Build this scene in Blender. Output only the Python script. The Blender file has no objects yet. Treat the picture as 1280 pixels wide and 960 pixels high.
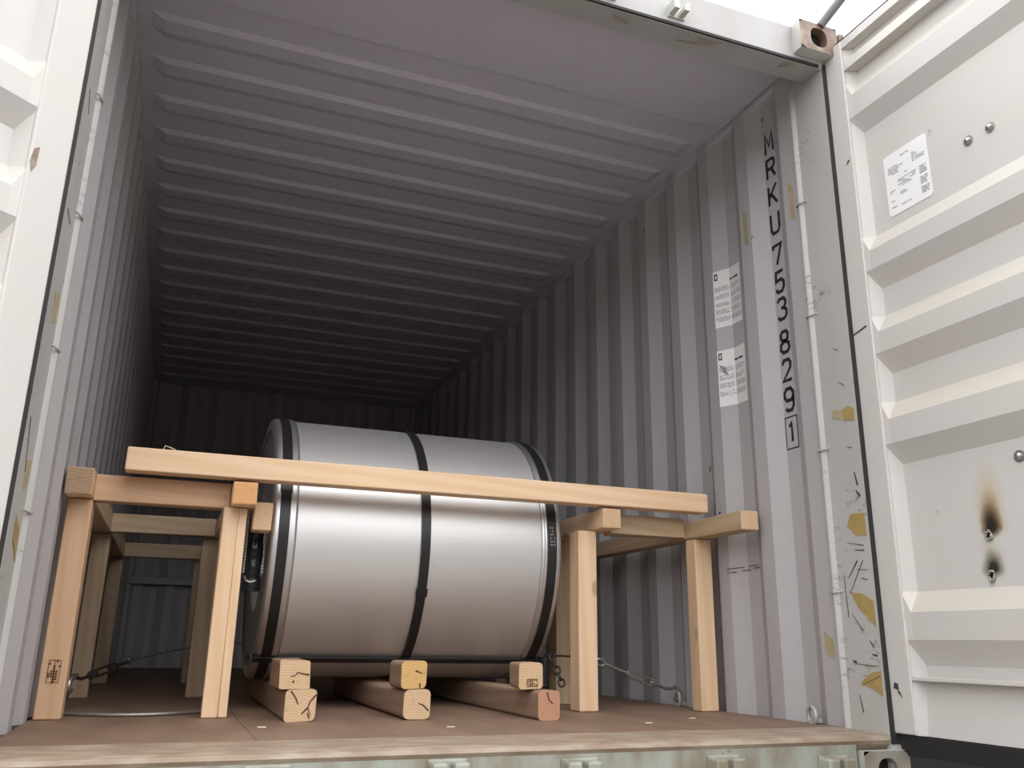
import bpy, bmesh, math, random
from mathutils import Vector, Matrix
random.seed(7)
scene = bpy.context.scene
COL = scene.collection

# ------------------------------------------------------------------ camera, world, exposure
cam_d = bpy.data.cameras.new('camera'); cam = bpy.data.objects.new('camera', cam_d); COL.objects.link(cam)
right = Vector((0.93375206, -0.35764891, 0.01394062))
up = Vector((-0.11474746, -0.26223585, 0.95815728))
fwd = Vector((0.33902818, 0.89628099, 0.28590257))
rot = Matrix((right, up, -fwd)).transposed().to_4x4()
cam.matrix_world = Matrix.Translation((-0.82746, -2.14711, 0.2384)) @ rot
cam_d.sensor_width = 36.0; cam_d.lens = 1083.03 / 1280 * 36.0; cam_d.clip_start = 0.02
scene.camera = cam

world = bpy.data.worlds.new('overcast_sky'); scene.world = world; world.use_nodes = True
wn = world.node_tree; wn.nodes.clear()
wo = wn.nodes.new('ShaderNodeOutputWorld'); wb = wn.nodes.new('ShaderNodeBackground')
wb.inputs['Color'].default_value = (0.97, 0.98, 1.0, 1); wb.inputs['Strength'].default_value = 1.3
wn.links.new(wb.outputs[0], wo.inputs[0])
sun_d = bpy.data.lights.new('soft_sun', 'SUN'); sun_d.energy = 0.4; sun_d.angle = math.radians(60); sun_d.color = (1.0, 0.96, 0.9)
sun = bpy.data.objects.new('soft_sun', sun_d); COL.objects.link(sun)
sun.rotation_euler = (math.radians(32), 0, math.radians(20))
scene.view_settings.view_transform = 'Standard'; scene.view_settings.look = 'None'
scene.view_settings.gamma = 1.0; scene.view_settings.use_curve_mapping = False
scene.view_settings.exposure = 1.25

# ------------------------------------------------------------------ materials
def nt(name):
    m = bpy.data.materials.new(name); m.use_nodes = True
    t = m.node_tree; b = t.nodes['Principled BSDF']
    return m, t, b
def N(t, kind, **kw):
    n = t.nodes.new(kind)
    for k, v in kw.items():
        if k.startswith('i_'): n.inputs[k[2:].replace('_', ' ')].default_value = v
        else: setattr(n, k, v)
    return n
def ramp(t, src, stops):
    r = t.nodes.new('ShaderNodeValToRGB'); cr = r.color_ramp
    while len(cr.elements) < len(stops): cr.elements.new(0.5)
    for e, (p, c) in zip(cr.elements, stops):
        e.position = p; e.color = (c, c, c, 1) if isinstance(c, (int, float)) else (*c, 1)
    t.links.new(src, r.inputs[0]); return r.outputs[0]
def coords(t, scale=(1, 1, 1), loc=(0, 0, 0)):
    tc = t.nodes.new('ShaderNodeTexCoord'); mp = t.nodes.new('ShaderNodeMapping')
    mp.inputs['Scale'].default_value = scale; mp.inputs['Location'].default_value = loc
    t.links.new(tc.outputs['Object'], mp.inputs[0]); return mp.outputs[0]
def mixc(t, fac, a, b, mode='MIX'):
    m = t.nodes.new('ShaderNodeMix'); m.data_type = 'RGBA'; m.blend_type = mode
    for sock, v in ((0, fac), (6, a), (7, b)):
        if hasattr(v, 'links') or hasattr(v, 'is_linked'): t.links.new(v, m.inputs[sock])
        elif isinstance(v, (int, float)): m.inputs[sock].default_value = v
        else: m.inputs[sock].default_value = (*v, 1)
    return m.outputs[2]
def noise(t, vec, scale, detail=4, rough=0.55):
    n = N(t, 'ShaderNodeTexNoise'); n.inputs['Scale'].default_value = scale
    n.inputs['Detail'].default_value = detail; n.inputs['Roughness'].default_value = rough
    t.links.new(vec, n.inputs['Vector']); return n.outputs['Fac']
def math_(t, op, a, b=None, clamp=False):
    m = t.nodes.new('ShaderNodeMath'); m.operation = op; m.use_clamp = clamp
    for i, v in enumerate((a, b)):
        if v is None: continue
        if isinstance(v, (int, float)): m.inputs[i].default_value = v
        else: t.links.new(v, m.inputs[i])
    return m.outputs[0]
def bump(t, b, h, strength=0.2, dist=0.002):
    n = t.nodes.new('ShaderNodeBump'); n.inputs['Strength'].default_value = strength
    n.inputs['Distance'].default_value = dist
    t.links.new(h, n.inputs['Height']); t.links.new(n.outputs[0], b.inputs['Normal'])

def paint(name, base, dirt=(0.36, 0.32, 0.24), dirt_amt=0.35, rust=0.0, scuff=0.0, rough=0.5, stretch=(1, 1, 0.35), d0=0.45, d1=0.8):
    m, t, b = nt(name)
    v = coords(t); vs = coords(t, stretch)
    c = mixc(t, ramp(t, noise(t, vs, 3.5, 5), [(d0, 0.0), (d1, dirt_amt)]), base, dirt)
    c = mixc(t, ramp(t, noise(t, v, 22, 3), [(0.35, 0.0), (0.7, 0.12)]), c, (base[0] * .75, base[1] * .75, base[2] * .73))
    if scuff:
        s = math_(t, 'MULTIPLY', noise(t, coords(t, (6, 14, 30)), 1.8, 8, 0.75), ramp(t, noise(t, v, 2.6, 2), [(0.35, 0.75), (0.6, 1.12)]))
        c = mixc(t, ramp(t, s, [(0.60, 0.0), (0.69, scuff)]), c, (0.07, 0.07, 0.07))
    if rust:
        c = mixc(t, ramp(t, noise(t, v, 9, 7, 0.7), [(0.66, 0.0), (0.72, rust)]), c, (0.16, 0.075, 0.03))
    t.links.new(c, b.inputs['Base Color']); b.inputs['Roughness'].default_value = rough
    bump(t, b, noise(t, v, 6, 4), 0.25, 0.004)
    return m
M = {}
M['paint_wall'] = paint('grey_wall_paint', (0.455, 0.438, 0.45), dirt=(0.39, 0.36, 0.335), dirt_amt=0.35, rust=0.15)
M['paint_roof'] = paint('grey_roof_paint', (0.56, 0.535, 0.60), dirt=(0.49, 0.465, 0.50), dirt_amt=0.25)
M['paint_post'] = paint('grey_post_paint', (0.46, 0.45, 0.435), dirt=(0.34, 0.33, 0.27), dirt_amt=0.5, rust=0.3, scuff=0.6)
M['paint_post_far'] = paint('grey_post_paint_scuffed', (0.46, 0.45, 0.435), dirt=(0.34, 0.33, 0.27), dirt_amt=0.5, rust=0.2, scuff=0.45)
M['paint_header'] = paint('grey_header_paint', (0.42, 0.41, 0.41), dirt=(0.23, 0.20, 0.18), dirt_amt=0.45, rust=0.25)
M['paint_sill'] = paint('pale_green_grey_sill_paint', (0.34, 0.36, 0.31), dirt=(0.20, 0.15, 0.095), dirt_amt=0.75, rust=0.9, stretch=(3, 3, 1.2), d0=.42, d1=.66)
M['threshold'] = paint('worn_brown_threshold', (0.27, 0.195, 0.14), dirt=(0.39, 0.325, 0.25), dirt_amt=0.8, rust=0.8, stretch=(2.5, 8, 8), d0=.42, d1=.62)
M['casting_rust'] = paint('rusted_casting', (0.19, 0.12, 0.085), dirt=(0.45, 0.38, 0.30), dirt_amt=0.95, rust=0.9, stretch=(5, 5, 5))
M['casting_low'] = paint('dirty_casting', (0.30, 0.28, 0.235), dirt=(0.17, 0.12, 0.08), dirt_amt=0.8, rust=0.6, stretch=(3, 3, 3))
M['casting_paint'] = paint('painted_casting', (0.52, 0.53, 0.49), dirt=(0.30, 0.25, 0.18), dirt_amt=0.5, rust=0.4)

def door_paint(name, scorch):
    m, t, b = nt(name)
    v = coords(t)
    base = (0.56, 0.545, 0.53)
    # beige dust lies on the upward slopes and just above the ribs
    c = mixc(t, ramp(t, noise(t, coords(t, (0.5, 1, 3)), 3, 5), [(0.42, 0.0), (0.75, 0.45)]), base, (0.60, 0.54, 0.43))
    g = N(t, 'ShaderNodeNewGeometry'); sx = N(t, 'ShaderNodeSeparateXYZ'); t.links.new(g.outputs['Normal'], sx.inputs[0])
    upf = ramp(t, sx.outputs['Z'], [(0.15, 0.0), (0.55, 0.6)])
    c = mixc(t, upf, c, (0.57, 0.525, 0.44))
    c = mixc(t, ramp(t, noise(t, v, 14, 7, 0.7), [(0.70, 0.0), (0.73, 0.5)]), c, (0.20, 0.17, 0.13))
    if scorch:
        so = N(t, 'ShaderNodeSeparateXYZ'); t.links.new(v, so.inputs[0])
        X, Z = so.outputs['X'], so.outputs['Z']
        wob = math_(t, 'MULTIPLY', math_(t, 'SUBTRACT', noise(t, v, 14, 3), 0.5), 0.03)
        Xw = math_(t, 'ADD', X, wob)
        def spot(cx, cz, rx, ru, rd):
            dx = math_(t, 'DIVIDE', math_(t, 'SUBTRACT', Xw, cx), rx)
            dz = math_(t, 'SUBTRACT', Z, cz)
            dzn = math_(t, 'MAXIMUM', math_(t, 'DIVIDE', dz, ru), math_(t, 'DIVIDE', dz, -rd))
            return math_(t, 'SQRT', math_(t, 'ADD', math_(t, 'MULTIPLY', dx, dx), math_(t, 'MULTIPLY', dzn, dzn)))
        def stain(c, d, stops, col):
            return mixc(t, ramp(t, d, stops), c, col)
        d1 = spot(0.352, 0.560, 0.058, 0.20, 0.035); d2 = spot(0.340, 0.452, 0.048, 0.115, 0.035)
        c = stain(c, d1, [(0.25, 0.9), (1.0, 0.0)], (0.52, 0.42, 0.24))
        c = stain(c, d2, [(0.25, 0.8), (1.0, 0.0)], (0.50, 0.45, 0.33))
        e1 = spot(0.350, 0.558, 0.042, 0.125, 0.030)
        c = stain(c, e1, [(0.2, 1.0), (0.95, 0.0)], (0.19, 0.085, 0.035))
        e2 = spot(0.348, 0.556, 0.038, 0.075, 0.028); e3 = spot(0.338, 0.448, 0.040, 0.062, 0.026)
        c = stain(c, e2, [(0.3, 1.0), (1.0, 0.0)], (0.018, 0.013, 0.011))
        c = stain(c, e3, [(0.25, 1.0), (1.0, 0.0)], (0.022, 0.019, 0.018))
    t.links.new(c, b.inputs['Base Color']); b.inputs['Roughness'].default_value = 0.42
    bump(t, b, noise(t, v, 5, 3), 0.2, 0.004)
    return m
M['door_right'] = door_paint('pale_grey_door_paint_scorched', True)
M['door_left'] = door_paint('pale_grey_door_paint', False)

def plain(name, col, rough=0.5, metal=0.0, nscale=30, namt=0.25, spec=None):
    m, t, b = nt(name); v = coords(t)
    c = mixc(t, ramp(t, noise(t, v, nscale, 4), [(0.3, 0.0), (0.75, namt)]), col, tuple(x * 0.55 for x in col))
    t.links.new(c, b.inputs['Base Color']); b.inputs['Roughness'].default_value = rough; b.inputs['Metallic'].default_value = metal
    return m
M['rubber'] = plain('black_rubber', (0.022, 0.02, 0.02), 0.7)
M['strap'] = plain('black_steel_strap', (0.012, 0.011, 0.012), 0.38)
M['dark_steel'] = plain('dark_oiled_steel', (0.06, 0.055, 0.055), 0.45, 0.6)
M['zinc'] = plain('zinc_steel', (0.42, 0.42, 0.43), 0.33, 0.9)
M['ring_steel'] = plain('painted_ring', (0.45, 0.43, 0.40), 0.45, 0.1)
M['bar_grey'] = plain('weathered_grey_bar', (0.17, 0.165, 0.165), 0.6, 0.1)
M['wire'] = plain('galvanised_wire', (0.40, 0.38, 0.36), 0.45, 0.7, 120, 0.6)
M['white_label'] = plain('white_paper_label', (0.82, 0.81, 0.81), 0.45, 0, 8, 0.08)
M['ink'] = plain('black_marking_paint', (0.018, 0.017, 0.018), 0.55, 0, 60, 0.2)
M['grey_print'] = plain('grey_print', (0.33, 0.33, 0.34), 0.6, 0, 60, 0.4)
M['stamp_ink'] = plain('brown_stamp_ink', (0.11, 0.04, 0.02), 0.7, 0, 150, 0.5)
M['tape'] = plain('yellow_tape', (0.40, 0.285, 0.10), 0.6, 0, 18, 0.5)
M['tape_pale'] = plain('pale_yellow_tape_residue', (0.43, 0.36, 0.20), 0.65, 0, 18, 0.4)
M['crack'] = plain('dark_crack', (0.10, 0.045, 0.025), 0.9)
M['soot_hole_black'] = plain('soot_hole_black', (0.01, 0.009, 0.008), 0.9)
M['weld'] = plain('grey_weld_metal', (0.42, 0.40, 0.36), 0.5, 0.3, 60, 0.8)
M['scratch'] = plain('dark_scratch', (0.05, 0.045, 0.04), 0.7)
M['film'] = plain('dark_glossy_plastic', (0.02, 0.025, 0.024), 0.12, 0, 12, 0.5)
M['bead'] = plain('white_plastic_beads', (0.62, 0.63, 0.64), 0.3)
M['ground'] = plain('grey_asphalt', (0.20, 0.185, 0.165), 0.9, 0, 3, 0.4)
M['horizon_block'] = plain('brown_grey_horizon_block', (0.15, 0.13, 0.115), 0.9, 0, 1.5, 0.4)
M['chassis'] = plain('dark_chassis_paint', (0.05, 0.05, 0.055), 0.6, 0, 5, 0.4)
M['shaving'] = plain('pale_wood_shaving', (0.7, 0.58, 0.42), 0.8)

def wood(name, axis, a, b_, seed=0, knots=0.5):
    m, t, b = nt(name)
    sc = [9.0, 9.0, 9.0]; sc[axis] = 0.55
    v = coords(t, tuple(sc), (seed, seed * .37, seed * .71))
    w = N(t, 'ShaderNodeTexWave'); w.inputs['Scale'].default_value = 1.5; w.inputs['Distortion'].default_value = 5
    w.inputs['Detail'].default_value = 3; w.inputs['Detail Scale'].default_value = 1.2
    w.bands_direction = 'DIAGONAL'; t.links.new(v, w.inputs['Vector'])
    c = mixc(t, ramp(t, w.outputs['Fac'], [(0.25, 0.0), (0.95, 0.75)]), a, b_)
    s2 = [60.0] * 3; s2[axis] = 2.0
    c = mixc(t, ramp(t, noise(t, coords(t, tuple(s2)), 1.0, 3), [(0.4, 0.0), (0.8, 0.3)]), c, tuple(x * .75 for x in a))
    c = mixc(t, ramp(t, noise(t, coords(t, (1, 1, 1), (seed, 0, 0)), 2.2, 2), [(0.4, 0.0), (0.75, 0.35)]), c, (a[0] * .92, a[1] * .84, a[2] * .72))
    vo = N(t, 'ShaderNodeTexVoronoi'); s3 = [5.5] * 3; s3[axis] = 2.6
    t.links.new(coords(t, tuple(s3), (seed * 1.3, seed, 0)), vo.inputs['Vector']); vo.inputs['Scale'].default_value = 1.0
    c = mixc(t, ramp(t, vo.outputs['Distance'], [(0.05, knots), (0.10, 0.0)]), c, (0.17, 0.075, 0.03))
    t.links.new(c, b.inputs['Base Color']); b.inputs['Roughness'].default_value = 0.62
    bump(t, b, w.outputs['Fac'], 0.12, 0.001)
    return m
def endgrain(name, axis, a, b_, seed=0):
    m, t, b = nt(name)
    off = [seed * .013, seed * .017, seed * .011]
    v = coords(t, (1, 1, 1), off)
    w = N(t, 'ShaderNodeTexWave'); w.wave_type = 'RINGS'; w.rings_direction = 'XYZ'[axis]
    w.inputs['Scale'].default_value = 38; w.inputs['Distortion'].default_value = 2.5; w.inputs['Detail'].default_value = 3
    t.links.new(v, w.inputs['Vector'])
    c = mixc(t, ramp(t, w.outputs['Fac'], [(0.3, 0.0), (0.9, 0.5)]), a, b_)
    c = mixc(t, ramp(t, noise(t, v, 45, 5, .7), [(0.56, 0.0), (0.75, 0.55)]), c, (0.24, 0.12, 0.055))
    t.links.new(c, b.inputs['Base Color']); b.inputs['Roughness'].default_value = 0.75
    bump(t, b, noise(t, v, 90, 3), 0.3, 0.002)
    return m
PA, PB = (0.79, 0.575, 0.385), (0.73, 0.485, 0.285)
OA, OB = (0.63, 0.415, 0.265), (0.57, 0.345, 0.195)
GA, GB = (0.50, 0.375, 0.25), (0.43, 0.30, 0.18)
RA, RB = (0.34, 0.235, 0.165), (0.27, 0.175, 0.115)  # rough-sawn brown darkened, with the shade under the coil in the colour
W = {}
for i, ax in enumerate('xyz'):
    W['pine_' + ax] = wood('pine_' + ax, i, PA, PB, 1.7 + i)
    W['red_' + ax] = wood('reddish_pine_' + ax, i, OA, OB, 4.2 + i)
    W['grey_' + ax] = wood('weathered_pine_' + ax, i, GA, GB, 7.9 + i)
    W['rough_' + ax] = wood('rough_sawn_shaded_brown_' + ax, i, RA, RB, 11.3 + i)
    W['end_' + ax] = endgrain('pine_end_grain_' + ax, i, (0.62, 0.44, 0.27), (0.46, 0.28, 0.14), i + 1)
W['end_dark'] = endgrain('rough_sawn_end', 1, (0.42, 0.29, 0.18), (0.24, 0.12, 0.06), 5)
W['end_orange'] = endgrain('orange_end', 1, (0.66, 0.36, 0.15), (0.60, 0.31, 0.12), 9)
W['end_yellow'] = endgrain('resinous_end', 1, (0.62, 0.40, 0.16), (0.50, 0.29, 0.09), 3)
W['end_red'] = endgrain('reddish_end', 1, (0.50, 0.27, 0.17), (0.37, 0.16, 0.09), 6)

def coil_steel(name, col, rough, broad=0.0):
    m, t, b = nt(name)
    v = coords(t, (1.2, 60, 60))
    n1 = noise(t, v, 1.5, 4)
    c = mixc(t, ramp(t, n1, [(0.3, 0.0), (0.7, 0.15)]), col, tuple(x * .8 for x in col))
    t.links.new(c, b.inputs['Base Color']); b.inputs['Metallic'].default_value = 1.0
    r = N(t, 'ShaderNodeMapRange'); t.links.new(noise(t, coords(t), 3, 3), r.inputs[0])
    r.inputs['To Min'].default_value = rough - .03; r.inputs['To Max'].default_value = rough + .05
    t.links.new(r.outputs[0], b.inputs['Roughness'])
    if broad:
        b2 = t.nodes.new('ShaderNodeBsdfPrincipled'); b2.inputs['Metallic'].default_value = 1.0; b2.inputs['Roughness'].default_value = 0.75
        t.links.new(c, b2.inputs['Base Color']); mx = t.nodes.new('ShaderNodeMixShader'); mx.inputs[0].default_value = broad
        t.links.new(b.outputs[0], mx.inputs[1]); t.links.new(b2.outputs[0], mx.inputs[2]); t.links.new(mx.outputs[0], t.nodes['Material Output'].inputs[0])
    bump(t, b, noise(t, coords(t, (1, 1, 1)), 4, 2), 0.08, 0.004)
    return m
M['coil'] = coil_steel('satin_galvanised_sheet', (0.75, 0.74, 0.735), 0.38, 0.45)
M['coil_ring'] = coil_steel('bright_edge_ring', (0.68, 0.68, 0.69), 0.40)
M['coil_end'] = coil_steel('dull_end_cover', (0.42, 0.42, 0.43), 0.42)

def floor_mat():
    m, t, b = nt('worn_brown_plywood')
    c = mixc(t, ramp(t, noise(t, coords(t, (5, 0.8, 1)), 2, 5), [(0.35, 0.0), (0.7, 0.8)]), (0.205, 0.125, 0.085), (0.27, 0.18, 0.125))
    c = mixc(t, ramp(t, noise(t, coords(t, (1.5, 1, 1)), 3, 4), [(0.45, 0.0), (0.75, 0.7)]), c, (0.135, 0.09, 0.07))
    c = mixc(t, ramp(t, noise(t, coords(t), 26, 6, .7), [(0.70, 0.0), (0.75, 0.6)]), c, (0.36, 0.29, 0.22))
    t.links.new(c, b.inputs['Base Color']); b.inputs['Roughness'].default_value = 0.6
    bump(t, b, noise(t, coords(t, (60, 3, 1)), 1, 3), 0.2, 0.002)
    return m
M['floor'] = floor_mat()

# ------------------------------------------------------------------ mesh helpers
class MB:
    def __init__(s): s.v = []; s.f = []; s.m = []; s.sm = []
    def add(s, vs, fs, mi=0, smooth=False):
        o = len(s.v); s.v += [tuple(p) for p in vs]
        for f in fs: s.f.append(tuple(i + o for i in f)); s.m.append(mi); s.sm.append(smooth)
        return s
    def box(s, x0, x1, y0, y1, z0, z1, mi=0):
        vs = [(x, y, z) for x in (x0, x1) for y in (y0, y1) for z in (z0, z1)]
        return s.add(vs, [(0, 1, 3, 2), (4, 6, 7, 5), (0, 4, 5, 1), (2, 3, 7, 6), (0, 2, 6, 4), (1, 5, 7, 3)], mi)
    def bevel_box(s, p0, p1, bev=0.004, seg=2, end_axis=None, end_mi=1, jit=0.0, rng=None, sub_bev=None):
        bm = bmesh.new(); bmesh.ops.create_cube(bm, size=1)
        c = [(a + b) / 2 for a, b in zip(p0, p1)]; d = [abs(b - a) for a, b in zip(p0, p1)]
        for v in bm.verts:
            v.co = Vector([c[i] + v.co[i] * d[i] for i in range(3)])
            if jit:
                for i in range(3):
                    if i != end_axis: v.co[i] += rng.uniform(-jit, jit)
        edges = list(bm.edges)
        if sub_bev and end_axis is not None:
            le = [e for e in edges if abs((e.verts[0].co - e.verts[1].co).normalized()[end_axis]) > .9]
            bmesh.ops.bevel(bm, geom=le, offset=sub_bev, segments=4, affect='EDGES', profile=.5)
        else:
            bmesh.ops.bevel(bm, geom=edges, offset=bev, segments=seg, affect='EDGES', profile=.5)
        bm.normal_update()
        idx = {v: i for i, v in enumerate(bm.verts)}
        o = len(s.v); s.v += [tuple(v.co) for v in bm.verts]
        for f in bm.faces:
            s.f.append(tuple(idx[v] + o for v in f.verts))
            s.m.append(end_mi if (end_axis is not None and abs(f.normal[end_axis]) > .9) else 0); s.sm.append(False)
        bm.free(); return s
    def tube(s, pts, r, n=10, mi=0, cap=True, closed=False):
        pts = [Vector(p) for p in pts]; rings = []; k = len(pts); ref = None
        for i, p in enumerate(pts):
            if closed: d = pts[(i + 1) % k] - pts[i - 1]
            else: d = pts[min(i + 1, k - 1)] - pts[max(i - 1, 0)]
            d.normalize()
            if ref is None: ref = d.orthogonal().normalized()
            ref = (ref - d * ref.dot(d)).normalized(); bi = d.cross(ref)
            rr = r[i] if isinstance(r, (list, tuple)) else r
            rings.append([p + (ref * math.cos(2 * math.pi * j / n) + bi * math.sin(2 * math.pi * j / n)) * rr for j in range(n)])
        vs = [q for g in rings for q in g]; fs = []
        for i in range(k if closed else k - 1):
            a = i * n; b2 = ((i + 1) % k) * n
            for j in range(n): fs.append((a + j, a + (j + 1) % n, b2 + (j + 1) % n, b2 + j))
        s.add(vs, fs, mi, True)
        if cap and not closed:
            s.add(rings[0], [tuple(range(n))[::-1]], mi); s.add(rings[-1], [tuple(range(n))], mi)
        return s
    def grid(s, rows, mi=0, smooth=False):
        n = len(rows[0]); vs = [p for r in rows for p in r]
        fs = [(i * n + j, i * n + j + 1, (i + 1) * n + j + 1, (i + 1) * n + j) for i in range(len(rows) - 1) for j in range(n - 1)]
        return s.add(vs, fs, mi, smooth)
    def prism(s, poly, axis, a, b, mi=0):
        # poly: list of 2D points in the two other axes (cyclic order), extruded along axis from a to b
        def P(u, v, w):
            q = [0, 0, 0]; q[axis] = w; o = [i for i in range(3) if i != axis]; q[o[0]] = u; q[o[1]] = v; return tuple(q)
        n = len(poly); vs = [P(u, v, a) for u, v in poly] + [P(u, v, b) for u, v in poly]
        fs = [tuple(range(n)), tuple(range(2 * n - 1, n - 1, -1))] + [(i, (i + 1) % n, n + (i + 1) % n, n + i) for i in range(n)]
        return s.add(vs, fs, mi)
def build(name, mb, mats, parent=None, base=None, fix=True):
    """one mesh object; vertices are given in world space (or in the parent's space when base is (0,0,0))"""
    if base is None: base = parent.get('_b', (0, 0, 0)) if parent is not None else (0, 0, 0)
    base = tuple(base)
    me = bpy.data.meshes.new(name)
    me.from_pydata([(x - base[0], y - base[1], z - base[2]) for x, y, z in mb.v], [], mb.f)
    for m in (mats if isinstance(mats, (list, tuple)) else [mats]): me.materials.append(m)
    me.polygons.foreach_set('material_index', mb.m); me.polygons.foreach_set('use_smooth', mb.sm)
    if fix:
        bm = bmesh.new(); bm.from_mesh(me); bmesh.ops.recalc_face_normals(bm, faces=bm.faces); bm.to_mesh(me); bm.free()
    me.update()
    o = bpy.data.objects.new(name, me); COL.objects.link(o)
    if parent is not None: o.parent = parent; o['_b'] = base
    else: o.location = base; o['_b'] = base
    return o
def empty(name, base):
    o = bpy.data.objects.new(name, None); COL.objects.link(o); o.location = base; o['_b'] = tuple(base); o.empty_display_size = 0.1
    return o
def tag(o, label, cat, group=None):
    o['label'] = label; o['category'] = cat
    if group: o['group'] = group
    return o
def struct(o, label=None):
    o['kind'] = 'structure'
    if label: o['label'] = label
    return o

# ------------------------------------------------------------------ the setting: steel freight container
YB = 5.86; ZR = 2.41; PITCH = 0.279
XI, XO = 1.180, 1.216
def wall_profile(y_in0):
    """(x_abs, y) points of the inner face; y_in0 = a y where a door-facing slope meets the inner flat"""
    pts = [(XI, 0.172)]
    k = math.floor((0.17 - y_in0) / PITCH)
    raw = []
    y = y_in0 + PITCH * k
    while y < YB + PITCH:
        raw += [(XO, y - 0.068), (XI, y), (XI, y + 0.071), (XO, y + 0.139)]
        y += PITCH
    raw = [p for p in raw if 0.2 < p[1] < YB - 0.02]
    return pts + raw + [(XI, YB)]
def prof_x(prof, y):
    for (x0, y0), (x1, y1) in zip(prof, prof[1:]):
        if y0 <= y <= y1: return x0 + (x1 - x0) * (y - y0) / max(1e-9, y1 - y0)
    return prof[-1][0]
PR_R = wall_profile(0.468); PR_L = wall_profile(0.530)
def corr_wall(name, prof, side):
    mb = MB(); zs = (-0.02, 0.05, 2.40)
    rows = [[(side * x, y, z) for z in zs] for x, y in prof]; mb.grid(rows)
    rows = [[(side * (x + 0.012), y, z) for z in zs] for x, y in prof]; mb.grid(rows)
    for i in (0, -1):
        x, y = prof[i]; mb.add([(side * x, y, -.02), (side * (x + .012), y, -.02), (side * (x + .012), y, 2.40), (side * x, y, 2.40)], [(0, 1, 2, 3)])
    for z in (-0.02, 2.40):
        for (x0, y0), (x1, y1) in zip(prof, prof[1:]):
            mb.add([(side * x0, y0, z), (side * x1, y1, z), (side * (x1 + .012), y1, z), (side * (x0 + .012), y0, z)], [(0, 1, 2, 3)])
    return struct(build(name, mb, M['paint_wall']))
wall_right = corr_wall('wall_right', PR_R, 1)
wall_left = corr_wall('wall_left', PR_L, -1)
# back wall
mb = MB(); prof = []; x = -1.2
while x < 1.2:
    prof += [(x, YB + 0.04), (x + 0.07, YB), (x + 0.135, YB), (x + 0.205, YB + 0.04)]; x += 0.25
prof = [p for p in prof if p[0] <= 1.2] + [(1.2, YB + .04)]
mb.grid([[(x, y, z) for z in (-0.02, 2.42)] for x, y in prof]); mb.grid([[(x, y + .012, z) for z in (-0.02, 2.42)] for x, y in prof])
wall_back = struct(build('wall_back', mb, M['paint_wall']))
for s in (-1, 1):
    build('corner_post', MB().bevel_box((s * 1.150, YB - .03, -.03), (s * 1.240, YB + .07, 2.43), .006), M['paint_wall'], wall_back)
mb = MB().bevel_box((-1.17, YB - .05, 0.66), (1.17, YB - .002, 0.72), 0.006)
build('back_rail', mb, M['paint_wall'], wall_back)
# roof with transverse pressed ribs
mb = MB(); ys = [(0.0, 0)]
rp = 0.2637; y = 1.567 - 3 * rp
while y < YB - 0.1:
    ys += [(y - .008, 0), (y + .014, 1), (y + .085, 1), (y + .135, 0)]; y += rp
ys.append((YB + .05, 0)); D = 0.014
xs = [(-1.22, 0), (-1.137, 0), (-1.09, 1), (0, 1), (1.09, 1), (1.137, 0), (1.22, 0)]
mb.grid([[(x, yy, ZR - D * a * b) for x, b in xs] for yy, a in ys])
mb.grid([[(x, yy, ZR + .03) for x, b in ((-1.22, 0), (1.22, 0))] for yy in (.10, YB + .05)])
ceiling = struct(build('ceiling', mb, M['paint_roof']))
# top side rails
for i, s in ((5, 1), (6, -1)):
    mb = MB().bevel_box((s * 1.186, 0.09, 2.368), (s * 1.240, YB + .05, ZR + .005), 0.006)
    struct(build('trim_%d' % i, mb, M['paint_roof']))
# floor: sub floor with plywood sheets
mb = MB().box(-1.235, 1.235, 0.19, YB + .06, -0.06, -0.004)
floor = struct(build('floor', mb, M['rubber']))
seams = [-1.178, -0.592, -0.002, 0.588, 1.178]; ends = [0.20, 2.05, 4.40, YB]
for i in range(4):
    for j in range(3):
        mb = MB().bevel_box((seams[i] + .0006, ends[j] + .0006, -0.03), (seams[i + 1] - .0006, ends[j + 1] - .0006, 0.0), 0.0008, 1)
        build('plywood_sheet', mb, M['floor'], floor)
# corner posts
PX = 1.177
def post(idx, s, yr, mat):
    mb = MB()
    pts = [(PX, -0.006), (PX, yr - .020)]
    for k in range(7):
        a = math.pi * k / 6; pts.append((PX - 0.013 * math.sin(a), yr - 0.016 + 0.028 * k / 6 + 0.0))
    pts += [(1.182, yr + .022), (1.182, yr + .045), (1.228, yr + .045), (1.228, -0.006)]
    mb.prism([(s * x, y) for x, y in pts], 2, -0.12, 2.36)
    o = struct(build('trim_%d' % idx, mb, mat))
    build('gap_shade_strip', MB().box(s * (PX + .002), s * 1.226, -.0085, -.0062, -.03, 2.29), M['rubber'], o); return o  # black strip put in for the shade between post and door
post_r = post(1, 1, 0.165, M['paint_post']); post_l = post(2, -1, 0.205, M['paint_post_far'])
def loops(o, s, zs, yr):
    for z in zs:
        p = [(s * (PX + .001), yr - .032, z + .004), (s * (PX - .008), yr - .026, z), (s * (PX - .015), yr - .003, z - .002), (s * (PX - .012), yr + .012, z - .001), (s * (PX + .004), yr + .022, z)]
        build('lashing_loop', MB().tube(p, 0.003, 8), M['ring_steel'], o)
loops(post_r, 1, (1.36, 0.875, 0.408, 1.80), 0.165); loops(post_l, -1, (1.66, 1.30, 0.93, 0.52), 0.205)
def patch(o, s, name, mat, quad, x=PX - .0005):
    # quad: (y, z) outline lying on the post's inner face
    mb = MB().prism([(y, z) for y, z in quad], 0, s * x, s * (x - .0012)); return build(name, mb, mat, o)
T, TP = M['tape'], M['tape_pale']
patch(post_r, 1, 'tape_patch', T, [(0.004, 0.985), (0.004, 0.945), (0.055, 0.955), (0.06, 0.99), (0.03, 1.0)])
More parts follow.
